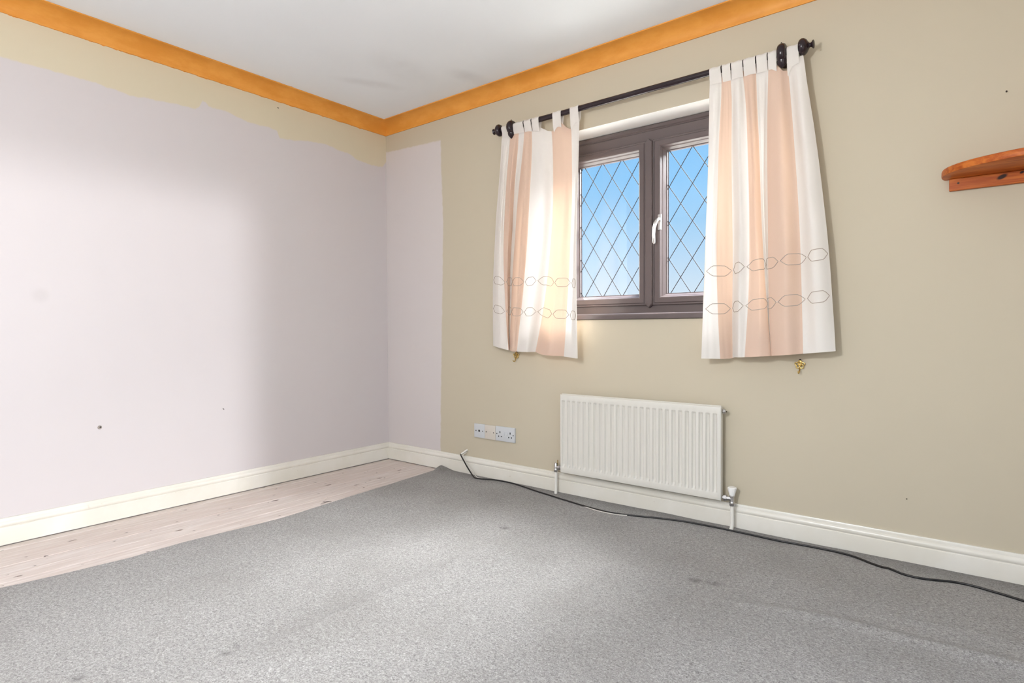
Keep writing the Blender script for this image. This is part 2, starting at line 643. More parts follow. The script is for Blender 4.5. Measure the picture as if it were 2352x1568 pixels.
def frame_loop(x0, x1, z0, z1, prof):
    """mitred rectangular frame; prof is a closed list of (inset, y)."""
    bm = bmesh.new()
    rings = []
    for d, y in prof:
        rings.append([bm.verts.new(p) for p in ((x0 + d, y, z0 + d), (x1 - d, y, z0 + d), (x1 - d, y, z1 - d), (x0 + d, y, z1 - d))])
    n = len(rings)
    for i in range(n):
        a, b = rings[i], rings[(i + 1) % n]
        for j in range(4):
            bm.faces.new((a[j], a[(j + 1) % 4], b[(j + 1) % 4], b[j]))
    return bm


def sweep(prof, a, b, along):
    """prof: closed list of 2-D points; along 'x' or 'y' from a to b; prof = (out, z). out is measured into the room."""
    bm = bmesh.new()
    mk = (lambda s, o_, z: (s, -o_, z)) if along == 'x' else (lambda s, o_, z: (o_, s, z))
    A = [bm.verts.new(mk(a + (o_ if callable(a) is False and False else 0), o_, z)) for o_, z in prof]
    B = [bm.verts.new(mk(b, o_, z)) for o_, z in prof]
    n = len(prof)
    for i in range(n):
        bm.faces.new((A[i], A[(i + 1) % n], B[(i + 1) % n], B[i]))
    bm.faces.new(A[::-1])
    bm.faces.new(B)
    return bm


def pchip(xs, ys):
    n = len(xs)
    h = [xs[i + 1] - xs[i] for i in range(n - 1)]
    d = [(ys[i + 1] - ys[i]) / h[i] for i in range(n - 1)]
    m = [0] * n
    m[0], m[-1] = d[0], d[-1]
    for i in range(1, n - 1):
        if d[i - 1] * d[i] > 0:
            w1, w2 = 2 * h[i] + h[i - 1], h[i] + 2 * h[i - 1]
            m[i] = (w1 + w2) / (w1 / d[i - 1] + w2 / d[i])

    def f(x):
        i = 0
        while i < n - 2 and x > xs[i + 1]:
            i += 1
        t_ = min(1, max(0, (x - xs[i]) / h[i]))
        t2, t3 = t_ * t_, t_ * t_ * t_
        return (2 * t3 - 3 * t2 + 1) * ys[i] + (t3 - 2 * t2 + t_) * h[i] * m[i] + (-2 * t3 + 3 * t2) * ys[i + 1] + (t3 - t2) * h[i] * m[i + 1]
    return f


def lerp_tab(tab, x):
    if x <= tab[0][0]:
        return tab[0][1]
    for (a, va), (b, vb) in zip(tab, tab[1:]):
        if x <= b:
            return va + (vb - va) * (x - a) / (b - a)
    return tab[-1][1]


# ------------------------------------------------------------------ the room
RX, RY, H = 4.05, -4.25, 2.355          # right wall, near wall, ceiling
OX0, OX1, OZ0, OZ1, WT = 1.352, 2.522, 0.965, 1.985, 0.30   # window opening, wall thickness


def wall_with_hole(name, mats, x0, x1, y0, y1, z1, hole):
    hx0, hx1, hz0, hz1 = hole
    bm = bmesh.new()
    xs, zs = [x0, hx0, hx1, x1], [0, hz0, hz1, z1]
    g = {}
    for yi, y in enumerate((y0, y1)):
        for i, x in enumerate(xs):
            for j, z in enumerate(zs):
                g[yi, i, j] = bm.verts.new((x, y, z if j else -0.3))
    for yi in (0, 1):
        for i in range(3):
            for j in range(3):
                if (i, j) != (1, 1):
                    bm.faces.new((g[yi, i, j], g[yi, i + 1, j], g[yi, i + 1, j + 1], g[yi, i, j + 1]))
    ring = [(1, 1), (2, 1), (2, 2), (1, 2)]
    for a, b in zip(ring, ring[1:] + ring[:1]):
        f = bm.faces.new((g[(0,) + a], g[(0,) + b], g[(1,) + b], g[(1,) + a]))
        f.material_index = 1
    per = [(0, 0), (1, 0), (2, 0), (3, 0), (3, 1), (3, 2), (3, 3), (2, 3), (1, 3), (0, 3), (0, 2), (0, 1)]
    for a, b in zip(per, per[1:] + per[:1]):
        bm.faces.new((g[(0,) + a], g[(0,) + b], g[(1,) + b], g[(1,) + a]))
    return tag(obj(name, bm, mats), kind='structure')


tag(obj('wall_left', BX((-0.15, RY - 0.15, -0.1), (0, 0, H + 0.1)), M_WL), 'plain left wall, lilac grey below a ragged cream band', kind='structure')
w = wall_with_hole('wall_far', [M_WW, M_REVEAL], -0.15, RX + 0.15, 0, WT, H + 0.1, (OX0, OX1, OZ0, OZ1))
w['label'] = 'cream wall around the window, lilac patch beside the corner'
DY0, DY1, DZ = -2.75, -0.965, 2.02                       # doorway in the right wall
bm = bmesh.new()
box(bm, (RX, DY1, -0.1), (RX + 0.15, 0, H + 0.1))
box(bm, (RX, RY - 0.15, -0.1), (RX + 0.15, DY0, H + 0.1))
box(bm, (RX, DY0, DZ), (RX + 0.15, DY1, H + 0.1))
tag(obj('wall_right', bm, M_WC), 'cream wall at the right, out of the picture', kind='structure')
dr = empty('door_1', (RX + 0.07, (DY0 + DY1) / 2, 0), 'wide doorway in the right wall, out of the picture', kind='structure')
obj('jamb', BX((RX + 0.002, DY1 - 0.03, 0), (RX + 0.148, DY1 - 0.0005, DZ - 0.0005), 0.003), M_SKIRT, dr)
obj('jamb', BX((RX + 0.002, DY0 + 0.0005, 0), (RX + 0.148, DY0 + 0.03, DZ - 0.0005), 0.003), M_SKIRT, dr)
obj('lintel', BX((RX + 0.002, DY0 + 0.031, DZ - 0.03), (RX + 0.148, DY1 - 0.031, DZ - 0.0005), 0.003), M_SKIRT, dr)
w = wall_with_hole('wall_near', [M_WC, M_REVEAL], 0, RX, RY - 0.15, RY, H + 0.1, (1.15, 3.45, 0.78, 2.12))
w['label'] = 'cream wall behind the camera with an opening made up for the fill light'
tag(obj('ceiling', BX((0, RY, H), (RX, 0, H + 0.1)), M_CEIL), 'white painted ceiling with faint grey patches near the corner', kind='structure')

tag(obj('ground', BX((-8, WT, -0.4), (12, 14, -0.25)), simple('pale_bounce_ground', (196, 192, 184), 0.8)), 'pale ground outside the window, added to bounce light onto the reveal', kind='structure')  # unseen reflector, added to brighten the top reveal from below
fl = tag(obj('floor', BX((0, RY, -0.12), (RX, 0, -0.022)), M_SUB), 'bare floor of limed boards under the grey carpet', kind='structure')
seams = [0.004, 0.070, 0.182, 0.298, 0.409, 0.492, 0.604, 0.716]
while seams[-1] < RX - 0.12:
    seams.append(seams[-1] + 0.112)
seams.append(RX - 0.003)
for i, (a, b) in enumerate(zip(seams, seams[1:])):
    dz = random.uniform(-0.0008, 0.0008) if i < 7 else -0.001
    obj('floorboard', BX((a + 0.0019, RY + 0.003, -0.0219), (b - 0.0019, -0.003, dz), 0.0022, 1), M_BOARD, fl)

SK = 0.118
skp = [(0.0005, 0.005), (0.016, 0.005), (0.016, 0.074), (0.0155, 0.0765), (0.0125, 0.079), (0.0125, 0.081), (0.0145, 0.0835), (0.0165, 0.088), (0.0165, 0.094), (0.0140, 0.100), (0.0100, 0.104), (0.0095, 0.107), (0.0095, 0.1135), (0.0075, 0.1175), (0.0005, SK)]
tag(obj('baseboard_left', sweep(skp, RY + 0.002, -0.001, 'y'), M_SKIRT, smooth=35), 'white gloss skirting along the lilac left wall', kind='structure')
tag(obj('baseboard_far', sweep(skp, 0.001, RX - 0.002, 'x'), M_SKIRT, smooth=35), 'white gloss skirting under the window and radiator', kind='structure')
tag(obj('baseboard_right', BX((RX - 0.016, DY1 + 0.001, 0.005), (RX - 0.001, -0.02, SK), 0.004), M_SKIRT), 'white skirting on the right wall', kind='structure')
tag(obj('baseboard_near', BX((0.02, RY + 0.001, 0.005), (RX - 0.02, RY + 0.016, SK), 0.004), M_SKIRT), 'white skirting behind the camera', kind='structure')

CP, CZ = 0.092, 2.279
cove = [(0.0006, H - 0.0006), (0.0006, CZ), (0.0060, CZ), (0.0065, CZ + 0.004)]
for i in range(1, 11):
    a_ = math.pi / 2 * i / 11
    cove.append((0.0065 + (CP - 0.010) * (1 - math.cos(a_)), CZ + 0.004 + (H - CZ - 0.010) * math.sin(a_)))
cove += [(CP - 0.003, H - 0.006), (CP, H - 0.005), (CP, H - 0.0006)]
tag(obj('trim_1', sweep(cove, RY + 0.001, -0.0008, 'y'), M_COVE, smooth=40), 'ochre painted cove between left wall and ceiling', kind='structure')
tag(obj('trim_2', sweep(cove, 0.0008, RX - 0.001, 'x'), M_COVE, smooth=40), 'ochre painted cove above the window', kind='structure')

# ------------------------------------------------------------------ window 1
win = empty('window_1', (1.94, 0.16, OZ0), 'dark brown two-light window with diamond leaded panes', kind='structure')
FB, FT = 0.975, 1.982
obj('outer_frame', frame_loop(1.356, 2.518, FB - 0.02, FT, [(0, 0.215), (0, 0.150), (0.004, 0.146), (0.020, 0.146), (0.025, 0.152), (0.029, 0.152), (0.034, 0.147), (0.0865, 0.147), (0.0865, 0.215)]), M_FRAME, win)
sill = bmesh.new()
sp_ = [(-0.008, 0.966), (-0.013, 0.969), (-0.014, 0.981), (-0.011, 0.990), (-0.004, 0.9955), (0.004, 0.997), (0.144, 0.999), (0.144, 0.966)]
A = [sill.verts.new((1.356, y, z)) for y, z in sp_]
B = [sill.verts.new((2.518, y, z)) for y, z in sp_]
for i in range(len(sp_)):
    sill.faces.new((A[i], A[(i + 1) % len(sp_)], B[(i + 1) % len(sp_)], B[i]))
sill.faces.new(A[::-1])
sill.faces.new(B)
obj('window_sill', sill, M_FRAME, win, smooth=40)
# mullion with mitred arrow ends
mb = bmesh.new()
pts_f = [(1.921, 1.048), (1.936, 1.030), (1.951, 1.048), (1.951, 1.884), (1.936, 1.902), (1.921, 1.884)]
fr_ = [mb.verts.new((x, 0.121, z)) for x, z in pts_f]
mdv = [mb.verts.new((1.936 + (x - 1.936) * 1.28, 0.128, 1.466 + (z - 1.466) * 1.008)) for x, z in pts_f]
bk = [mb.verts.new((1.936 + (x - 1.936) * 1.28, 0.165, 1.466 + (z - 1.466) * 1.008)) for x, z in pts_f]
mb.faces.new(fr_)
mb.faces.new(bk[::-1])
for L1, L2 in ((fr_, mdv), (mdv, bk)):
    for i in range(6):
        mb.faces.new((L1[i], L1[(i + 1) % 6], L2[(i + 1) % 6], L2[i]))
obj('mullion', mb, M_FRAME, win)
sprof = [(0.0, 0.190), (0.0, 0.137), (0.003, 0.134), (0.010, 0.134), (0.014, 0.130), (0.036, 0.130), (0.041, 0.133), (0.046, 0.146), (0.050, 0.152), (0.058, 0.172), (0.062, 0.175), (0.062, 0.196)]
PZ0, PZ1 = 1.102, 1.836
for si, (px0, px1, nodex, nodez, dw, dh) in enumerate([(1.488, 1.8565, 1.691, 1.7505, 0.1205, 0.1885), (2.0155, 2.385, 2.085, 1.746, 0.124, 0.188)]):
    sash = obj('sash', frame_loop(px0 - 0.062, px1 + 0.062, PZ0 - 0.062, PZ1 + 0.062, sprof), M_FRAME, win)
    sash['label'] = 'left fixed light' if si == 0 else 'right opening light with a silver handle'
    obj('pane', BX((px0 - 0.006, 0.184, PZ0 - 0.006), (px1 + 0.006, 0.188, PZ1 + 0.006)), M_GLASS, sash)
    # applied lead strips in a diamond lattice
    sl = dh / dw
    for sgn in (1, -1):
        for kk in range(-9, 10):
            xc = nodex + kk * dw
            # line z = nodez + sgn*sl*(x-xc)
            seg = []
            for x in (px0, px1):
                z = nodez + sgn * sl * (x - xc)
                if PZ0 <= z <= PZ1:
                    seg.append((x, z))
            for z in (PZ0, PZ1):
                x = xc + sgn * (z - nodez) / sl
                if px0 < x < px1:
                    seg.append((x, z))
            if len(seg) < 2:
                continue
            (xa, za), (xb, zb_) = seg[0], seg[1]
            if math.hypot(xb - xa, zb_ - za) < 0.02:
                continue
            dv = Vector((xb - xa, 0, zb_ - za)).normalized()
            pv = Vector((-dv.z, 0, dv.x)) * 0.0021
            lb = bmesh.new()
            q = []
            for y, s_ in ((0.1845, 1.0), (0.1825, 0.55)):
                for (xx_, zz_), sg in (((xa, za), 1), ((xa, za), -1), ((xb, zb_), -1), ((xb, zb_), 1)):
                    q.append(lb.verts.new(Vector((xx_, y - (0.0003 if sgn > 0 else 0), zz_)) + pv * sg * s_))
            for f_ in ((0, 1, 2, 3), (7, 6, 5, 4), (0, 4, 5, 1), (1, 5, 6, 2), (2, 6, 7, 3), (3, 7, 4, 0)):
                lb.faces.new([q[i_] for i_ in f_])
            obj('lead_strip', lb, M_LEAD, sash)
    for ex_ in ((px0 + 0.006,) if si == 0 else (px0 + 0.004,)):
        obj('lead_strip', BX((ex_ - 0.0022, 0.1825, PZ0), (ex_ + 0.0022, 0.1842, PZ1)), M_LEAD, sash)
    if si == 1:
        hb = bmesh.new()
        box(hb, (1.987, 0.121, 1.425), (2.007, 0.131, 1.505), 0.004, 2)
        tube(hb, [(1.997, 0.123, 1.480), (1.996, 0.108, 1.479), (1.993, 0.097, 1.470), (1.987, 0.092, 1.452), (1.981, 0.091, 1.430), (1.979, 0.091, 1.400), (1.980, 0.092, 1.360), (1.981, 0.094, 1.352)], [0.0085, 0.0085, 0.0088, 0.009, 0.0085, 0.008, 0.0075, 0.004], 10)
        ho = obj('handle', hb, M_CHROME, sash, smooth=40)
        ho['label'] = 'silver window handle'

# made-up window behind the camera, housing the fill light
win2 = empty('fill_window', (2.3, RY - 0.07, 0.78), 'made-up white window behind the camera, added for the fill light', kind='structure')
obj('outer_frame', frame_loop(1.152, 3.448, 0.782, 2.118, [(0, -4.39), (0, -4.34), (0.05, -4.34), (0.05, -4.39)]), M_REVEAL, win2)
obj('pane', BX((1.21, -4.372, 0.84), (3.39, -4.368, 2.06)), M_GLASS, win2)

# ------------------------------------------------------------------ carpet
CE = [(-4.25, 0.555), (-2.6, 0.556), (-2.233, 0.559), (-2.0, 0.60), (-1.841, 0.615), (-1.7, 0.604), (-1.582, 0.599), (-1.4, 0.622), (-1.196, 0.643), (-1.05, 0.631), (-0.937, 0.622), (-0.7, 0.595), (-0.457, 0.573), (-0.2, 0.551), (-0.025, 0.537), (0, 0.535)]


def g1(v, s):
    return math.exp(-(v / s) ** 2)


def sm(v, a, b):
    t_ = min(1, max(0, (v - a) / (b - a)))
    return t_ * t_ * (3 - 2 * t_)


def carpet_h(x, y):
    h = 0.010
    h += 0.0040 * (noise.noise(Vector((x * 1.7, y * 1.7, 3.1))) + 0.3)
    h += 0.0014 * noise.noise(Vector((x * 6, y * 6, 8.1)))
    # fold running away from the window
    xr = x - 1.70 - 0.010 * math.sin(y * 5)
    h += 0.013 * g1(xr, 0.034 if xr < 0 else 0.11) * sm(y, -2.2, -1.75) * sm(-y, 0.75, 1.05)
    h += 0.004 * g1(x - 1.50, 0.10) * sm(y, -1.3, -1.0) * sm(-y, 0.75, 0.9)
    # fold parallel to the window wall at the right
    yl = -0.775 + 0.085 * sm(x, 2.5, 3.05) + 0.028 * sm(x, 3.05, 3.5)
    h += 0.014 * g1(y - yl, 0.026) * sm(x, 2.5, 2.9)
    h += 0.004 * g1(y + 0.545 + 0.02 * math.sin(x * 9), 0.025) * sm(x, 2.7, 3.2)
    h += 0.005 * g1(x - 3.045 - 0.05 * y, 0.016) * sm(-y, 0.03, 0.12) * sm(y, -0.58, -0.42)
    # small folds at the left edge
    h += 0.004 * g1(x - y * 0.7 - 1.42, 0.030) * sm(x, 0.65, 0.75) * sm(-x, -1.15, -0.85)
    # furniture dents
    for dx, dy, a in ((2.488, -0.671, 0.006), (2.552, -0.653, 0.006), (2.544, -0.758, 0.004), (1.618, -1.941, 0.008), (1.604, -1.905, 0.006), (1.426, -2.238, 0.007), (1.595, -0.656, 0.006), (1.06, -0.683, 0.003)):
        h -= a * math.exp(-((x - dx) ** 2 + (y - dy) ** 2) / 0.018 ** 2)
    # corner turned up against the skirting
    h += 0.020 * sm(-x, -0.68, -0.53) * sm(y, -0.10, -0.02)
    return max(0.004, h)


cb = bmesh.new()
NX, NY = 250, 250
yv = [-0.0175 - (abs(RY) - 0.04) * (j / NY) ** 1.25 for j in range(NY + 1)]
grid = []
for j, y in enumerate(yv):
    xe = lerp_tab(CE, y) + 0.004 * noise.noise(Vector((0, y * 9, 0))) + 0.0016 * noise.noise(Vector((0, y * 60, 5)))
    row = []
    for i in range(NX + 1):
        x = xe + (RX - 0.02 - xe) * (i / NX) ** 1.12
        h = carpet_h(x, y)
        if i == 0:
            h -= 0.003
        row.append(cb.verts.new((x, y, h)))
    grid.append(row)
for j in range(NY):
    for i in range(NX):
        cb.faces.new((grid[j][i], grid[j + 1][i], grid[j + 1][i + 1], grid[j][i + 1]))
low = [cb.verts.new((r[0].co.x - 0.001, r[0].co.y, 0.0012)) for r in grid]
for j in range(NY):
    cb.faces.new((low[j], low[j + 1], grid[j + 1][0], grid[j][0]))
lf = [cb.verts.new((v.co.x, v.co.y, 0.0012)) for v in grid[0]]
for i in range(NX):
    cb.faces.new((grid[0][i], grid[0][i + 1], lf[i + 1], lf[i]))
carpet = obj('carpet', cb, M_CARPET, smooth=True)
tag(carpet, 'worn grey carpet with folds and dents covering most of the floor', 'carpet')

# ------------------------------------------------------------------ curtain pole
PY, PZ = -0.08, 2.068
pole = empty('curtain_pole', (1.92, PY, PZ), 'dark stained wooden curtain pole with turned ends above the window', 'curtain pole')
obj('rod', TUBE([(1.105, PY, PZ), (2.70, PY, PZ)], 0.0145, 16), M_POLE, pole, smooth=40)
obj('finial', LATHE((2.694, PY, PZ), (1, 0, 0), [(0, 0.016), (0.002, 0.024), (0.006, 0.030), (0.014, 0.034), (0.022, 0.033), (0.031, 0.026), (0.037, 0.016), (0.041, 0.0095), (0.046, 0.0085), (0.050, 0.011), (0.054, 0.0165), (0.057, 0.017), (0.059, 0.013)], 24), M_POLE, pole, smooth=50)
obj('finial', LATHE((1.118, PY, PZ), (-1, 0, 0), [(0, 0.016), (0.002, 0.024), (0.006, 0.030), (0.014, 0.034), (0.022, 0.033), (0.031, 0.026), (0.037, 0.016), (0.041, 0.0095), (0.046, 0.0085), (0.050, 0.011), (0.054, 0.0165), (0.057, 0.017), (0.059, 0.013)], 24), M_POLE, pole, smooth=50)
for bx in (2.632, 1.193):
    bb = bmesh.new()
    # turned cup ring around the rod
    lathe(bb, (bx - 0.017, PY, PZ - 0.004), (1, 0, 0), [(0, 0.0148), (0, 0.028), (0.004, 0.036), (0.012, 0.040), (0.022, 0.040), (0.030, 0.036), (0.034, 0.028), (0.034, 0.0148)], 24)
    lathe(bb, (bx, PY + 0.026, PZ - 0.006), (0, 1, 0), [(0, 0.016), (0.010, 0.012), (0.030, 0.011), (0.040, 0.018), (0.046, 0.030), (0.0535, 0.032)], 20)
    obj('bracket', bb, M_POLE, pole, smooth=40)
    obj('bracket_drop', LATHE((bx, PY - 0.004, PZ - 0.036), (0, 0, -1), [(0, 0.021), (0.012, 0.018), (0.022, 0.010), (0.030, 0.002)], 14), M_POLE, pole, smooth=40)
    obj('screw', LATHE((bx - 0.004, PY, PZ + 0.0355), (0, 0, 1), [(0, 0.003), (0.006, 0.003), (0.008, 0.0015)], 8), M_STEEL_DARK, pole)

# ------------------------------------------------------------------ curtains
ZR = (2.0, 1.45, 0.80)
LKEY = [((1.113, 1.039, 1.014), (-0.070, -0.050, -0.045)), ((1.157, 1.105, 1.103), (-0.085, -0.085, -0.080)), ((1.178, 1.125, 1.157), (-0.075, -0.070, -0.075)),
        ((1.219, 1.169, 1.143), (-0.088, -0.085, -0.045)), ((1.237, 1.163, 1.130), (-0.070, -0.045, -0.030)), ((1.278, 1.201, 1.151), (-0.076, -0.065, -0.055)),
        ((1.315, 1.283, 1.209), (-0.088, -0.110, -0.100)), ((1.332, 1.306, 1.229), (-0.075, -0.085, -0.085)), ((1.411, 1.408, 1.316), (-0.090, -0.110, -0.110)),
        ((1.464, 1.461, 1.350), (-0.075, -0.075, -0.070)), ((1.537, 1.543, 1.469), (-0.088, -0.100, -0.110)), ((1.591, 1.594, 1.551), (-0.078, -0.085, -0.095)),
        ((1.643, 1.635, 1.646), (-0.084, -0.095, -0.115))]
LPAN = [('white_panel', 0, 2), ('peach_panel', 2, 4), ('white_panel', 4, 5), ('peach_panel', 5, 7), ('white_panel', 7, 9), ('peach_panel', 9, 11), ('white_panel', 11, 12)]
LTOP = [(1.10, 2.050), (1.16, 2.045), (1.20, 2.050), (1.25, 2.048), (1.31, 2.044), (1.365, 2.036), (1.40, 2.020), (1.44, 1.995), (1.472, 1.986), (1.488, 2.010), (1.508, 2.028), (1.53, 2.022), (1.56, 1.990), (1.588, 1.972), (1.60, 2.006), (1.62, 2.028), (1.65, 2.020)]
LBOT = [(1.01, 0.820), (1.10, 0.808), (1.16, 0.796), (1.225, 0.790), (1.35, 0.790), (1.40, 0.778), (1.45, 0.775), (1.54, 0.772), (1.63, 0.764), (1.65, 0.764)]
LTAB = [(1.129, 1.181), (1.212, 1.283), (1.289, 1.337), (1.343, 1.391), (1.483, 1.536), (1.593, 1.644)]
RKEY = [((2.327, 2.320, 2.303), (-0.080, -0.095, -0.110)), ((2.358, 2.349, 2.343), (-0.090, -0.105, -0.100)), ((2.379, 2.363, 2.382), (-0.078, -0.085, -0.095)),
        ((2.399, 2.392, 2.403), (-0.070, -0.065, -0.065)), ((2.419, 2.419, 2.419), (-0.068, -0.050, -0.045)), ((2.452, 2.472, 2.464), (-0.088, -0.105, -0.100)),
        ((2.473, 2.503, 2.489), (-0.072, -0.085, -0.090)), ((2.507, 2.534, 2.554), (-0.090, -0.105, -0.105)), ((2.527, 2.547, 2.594), (-0.072, -0.070, -0.075)),
        ((2.551, 2.553, 2.585), (-0.066, -0.045, -0.045)), ((2.576, 2.576, 2.596), (-0.074, -0.085, -0.075)), ((2.620, 2.645, 2.664), (-0.090, -0.115, -0.110)),
        ((2.651, 2.692, 2.720), (-0.066, -0.070, -0.085)), ((2.688, 2.747, 2.781), (-0.088, -0.105, -0.100)), ((2.717, 2.787, 2.836), (-0.080, -0.075, -0.080))]
RPAN = [('white_panel', 0, 2), ('peach_panel', 2, 4), ('white_panel', 4, 6), ('peach_panel', 6, 8), ('white_panel', 8, 10), ('peach_panel', 10, 12), ('white_panel', 12, 14)]
RTOP = [(2.32, 2.036), (2.59, 2.036), (2.612, 2.020), (2.634, 1.992), (2.652, 1.992), (2.67, 2.025), (2.72, 2.036)]
RBOT = [(2.29, 0.782), (2.41, 0.782), (2.44, 0.790), (2.486, 0.792), (2.595, 0.800), (2.719, 0.812), (2.836, 0.825)]
RTAB = [(2.330, 2.381), (2.386, 2.422), (2.426, 2.474), (2.478, 2.527), (2.532, 2.574), (2.578, 2.612), (2.652, 2.698)]


def curtain(name, label, KEY, PAN, TOP, BOT, TAB, seed):
    nk = len(KEY)
    idx = list(range(nk))
    fx = [pchip(idx, [K[0][r] for K in KEY]) for r in range(3)]
    fy = [pchip(idx, [K[1][r] for K in KEY]) for r in range(3)]

    def quad(a, b, c, z):
        # through (2.0,a) (1.45,b) (0.8,c), clamped just past the ends
        z0, z1, z2 = ZR
        z = min(z, 2.04)
        return a * (z - z1) * (z - z2) / ((z0 - z1) * (z0 - z2)) + b * (z - z0) * (z - z2) / ((z1 - z0) * (z1 - z2)) + c * (z - z0) * (z - z1) / ((z2 - z0) * (z2 - z1))

    def P(u, v=None, z=None, off=0.0):
        xt, xb = fx[0](u), fx[2](u)
        zt, zbm = lerp_tab(TOP, xt), lerp_tab(BOT, xb)
        if z is None:
            z = zt + (zbm - zt) * v
        x = quad(xt, fx[1](u), xb, z)
        y = quad(fy[0](u), fy[1](u), fy[2](u), z)
        # ease to the plane of the pole at the heading
        e = sm(z, 1.93, 2.03)
        y = y + (-0.080 + (y + 0.080) * 0.35 - y) * e
        a = 0.006 * (1 - e)
        y += a * noise.noise(Vector((u * 0.9 + seed, z * 3.2, 0.3))) + 0.0035 * (1 - e) * noise.noise(Vector((u * 2.3 + seed, z * 2.0, 7.7)))
        x += 0.004 * (1 - e) * noise.noise(Vector((u * 0.7 + seed, z * 2.7, 4.4)))
        return Vector((x, min(-0.022, y) - off, z))
    xs_ = [K[0][0] for K in KEY]
    root = empty(name, ((xs_[0] + xs_[-1]) / 2, -0.08, 0.78), label, 'curtain')
    NV = 56
    HEM, HEAD = 0.073, 0.044
    for pi_, (pn, k0, k1) in enumerate(PAN):
        mat = M_WHITE_CLOTH if pn.startswith('white') else M_PEACH_CLOTH
        nu = 9 * (k1 - k0)
        bm = bmesh.new()
        g = [[bm.verts.new(P(k0 + (k1 - k0) * i / nu, j / NV)) for i in range(nu + 1)] for j in range(NV + 1)]
        for j in range(NV):
            for i in range(nu):
                bm.faces.new((g[j][i], g[j][i + 1], g[j + 1][i + 1], g[j + 1][i]))
        po = obj(pn, bm, mat, root, smooth=True)
        # turned-up hem and heading: a second layer behind the cloth
        for nm, band in (('hem', HEM), ('heading', HEAD)):
            bm = bmesh.new()
            rows = []
            for j in range(5):
                row = []
                for i in range(nu + 1):
                    u = k0 + (k1 - k0) * i / nu
                    q0 = P(u, 1.0 if nm == 'hem' else 0.0)
                    z = q0.z + band * j / 4 if nm == 'hem' else q0.z - band * j / 4
                    q = P(u, z=z, off=-0.0022)
                    if j == 0:
                        q.y -= 0.002
                    row.append(bm.verts.new(q))
                rows.append(row)
            for j in range(4):
                for i in range(nu):
                    bm.faces.new((rows[j][i], rows[j][i + 1], rows[j + 1][i + 1], rows[j + 1][i]))
            obj(nm, bm, mat, po, smooth=True)
    # side hems of the outer panels
    for u0, u1 in ((0.0, 0.16), (nk - 1 - 0.45, nk - 1.0)):
        bm = bmesh.new()
        rows = [[bm.verts.new(P(u0 + (u1 - u0) * i / 3, j / NV, off=-0.0024)) for i in range(4)] for j in range(NV + 1)]
        for j in range(NV):
            for i in range(3):
                bm.faces.new((rows[j][i], rows[j][i + 1], rows[j + 1][i + 1], rows[j + 1][i]))
        obj('side_hem', bm, M_WHITE_CLOTH, root, smooth=True)
    # tabs looped over the pole
    for (ta, tb) in TAB:
        bm = bmesh.new()
        rows = []
        R_ = 0.0168

        def u_of(x):
            lo, hi = 0.0, nk - 1.0
            for _ in range(40):
                mid = (lo + hi) / 2
                if fx[0](mid) < x:
                    lo = mid
                else:
                    hi = mid
            return lo
        nw = 5
        for i in range(nw + 1):
            x = ta + (tb - ta) * i / nw
            u = u_of(x)
            zt = lerp_tab(TOP, x)
            fr_pt = P(u, z=zt - 0.026, off=0.0026)
            col = [Vector((x, fr_pt.y, zt - 0.026)), Vector((x, (fr_pt.y + PY - R_) / 2 - 0.001, zt))]
            wob = 0.0012 * math.sin(i * 1.7 + ta * 40)
            for q in range(9):
                a_ = math.pi - math.pi * q / 8
                col.append(Vector((x, PY + (R_ + wob) * math.cos(a_), PZ + (R_ + wob) * math.sin(a_))))
            bk_pt = P(u, z=zt - 0.020, off=-0.004)
            col += [Vector((x, (bk_pt.y + PY + R_) / 2, zt)), Vector((x, bk_pt.y, zt - 0.020))]
            rows.append([bm.verts.new(c_) for c_ in col])
        for a_, b_ in zip(rows, rows[1:]):
            for q in range(len(a_) - 1):
                bm.faces.new((a_[q], b_[q], b_[q + 1], a_[q + 1]))
        obj('tab', bm, M_WHITE_CLOTH, root, smooth=True)
    # two rows of embroidered links, laid along the cloth
    for dz in (0.393, 0.224):
        us, acc, last = [], 0.0, None
        table = []
        for i in range(401):
            u = (nk - 1) * i / 400
            q = P(u, z=lerp_tab(BOT, fx[2](u)) + dz)
            if last is not None:
                acc += (q - last).length
            last = q
            table.append((acc, u))
        total = acc
        s = 0.012
        odd = 0
        while s < total - 0.015:
            odd += 1
            L_ = 0.118 if odd % 2 else 0.096
            e_ = min(s + L_, total - 0.004)
            hh = 0.0225
            t_ = (e_ - s)
            shape = [(s, 0), (s + 0.17 * t_, 0.75), (s + 0.27 * t_, 1), (s + 0.5 * t_, 1.02), (s + 0.73 * t_, 1), (s + 0.83 * t_, 0.75), (e_, 0), (s + 0.83 * t_, -0.75), (s + 0.73 * t_, -1), (s + 0.5 * t_, -1.02), (s + 0.27 * t_, -1), (s + 0.17 * t_, -0.75), (s, 0)]
            pts = []
            for (s0, h0), (s1, h1) in zip(shape, shape[1:]):
                for q in range(3):
                    ss, hh_ = s0 + (s1 - s0) * q / 3, (h0 + (h1 - h0) * q / 3) * hh
                    u = lerp_tab(table, ss)
                    pts.append(P(u, z=lerp_tab(BOT, fx[2](u)) + dz + hh_, off=0.0012))
            pts.append(pts[0] + Vector((1e-4, 0, 0)))
            bm = bmesh.new()
            tube(bm, pts, 0.0014, 5)
            obj('embroidered_link', bm, M_THREAD, root, smooth=True)
            # small stitched cross joining two links
            if e_ + 0.02 < total:
                bm = bmesh.new()
                pp = [P(lerp_tab(table, ss), z=lerp_tab(BOT, fx[2](lerp_tab(table, ss))) + dz + zz_, off=0.0014) for ss, zz_ in ((e_, 0), (e_ + 0.005, 0.001), (e_ + 0.010, 0))]
                tube(bm, pp, 0.0013, 5)
                obj('embroidered_link', bm, M_THREAD_W, root, smooth=True)
            s = e_ + 0.010
    return root


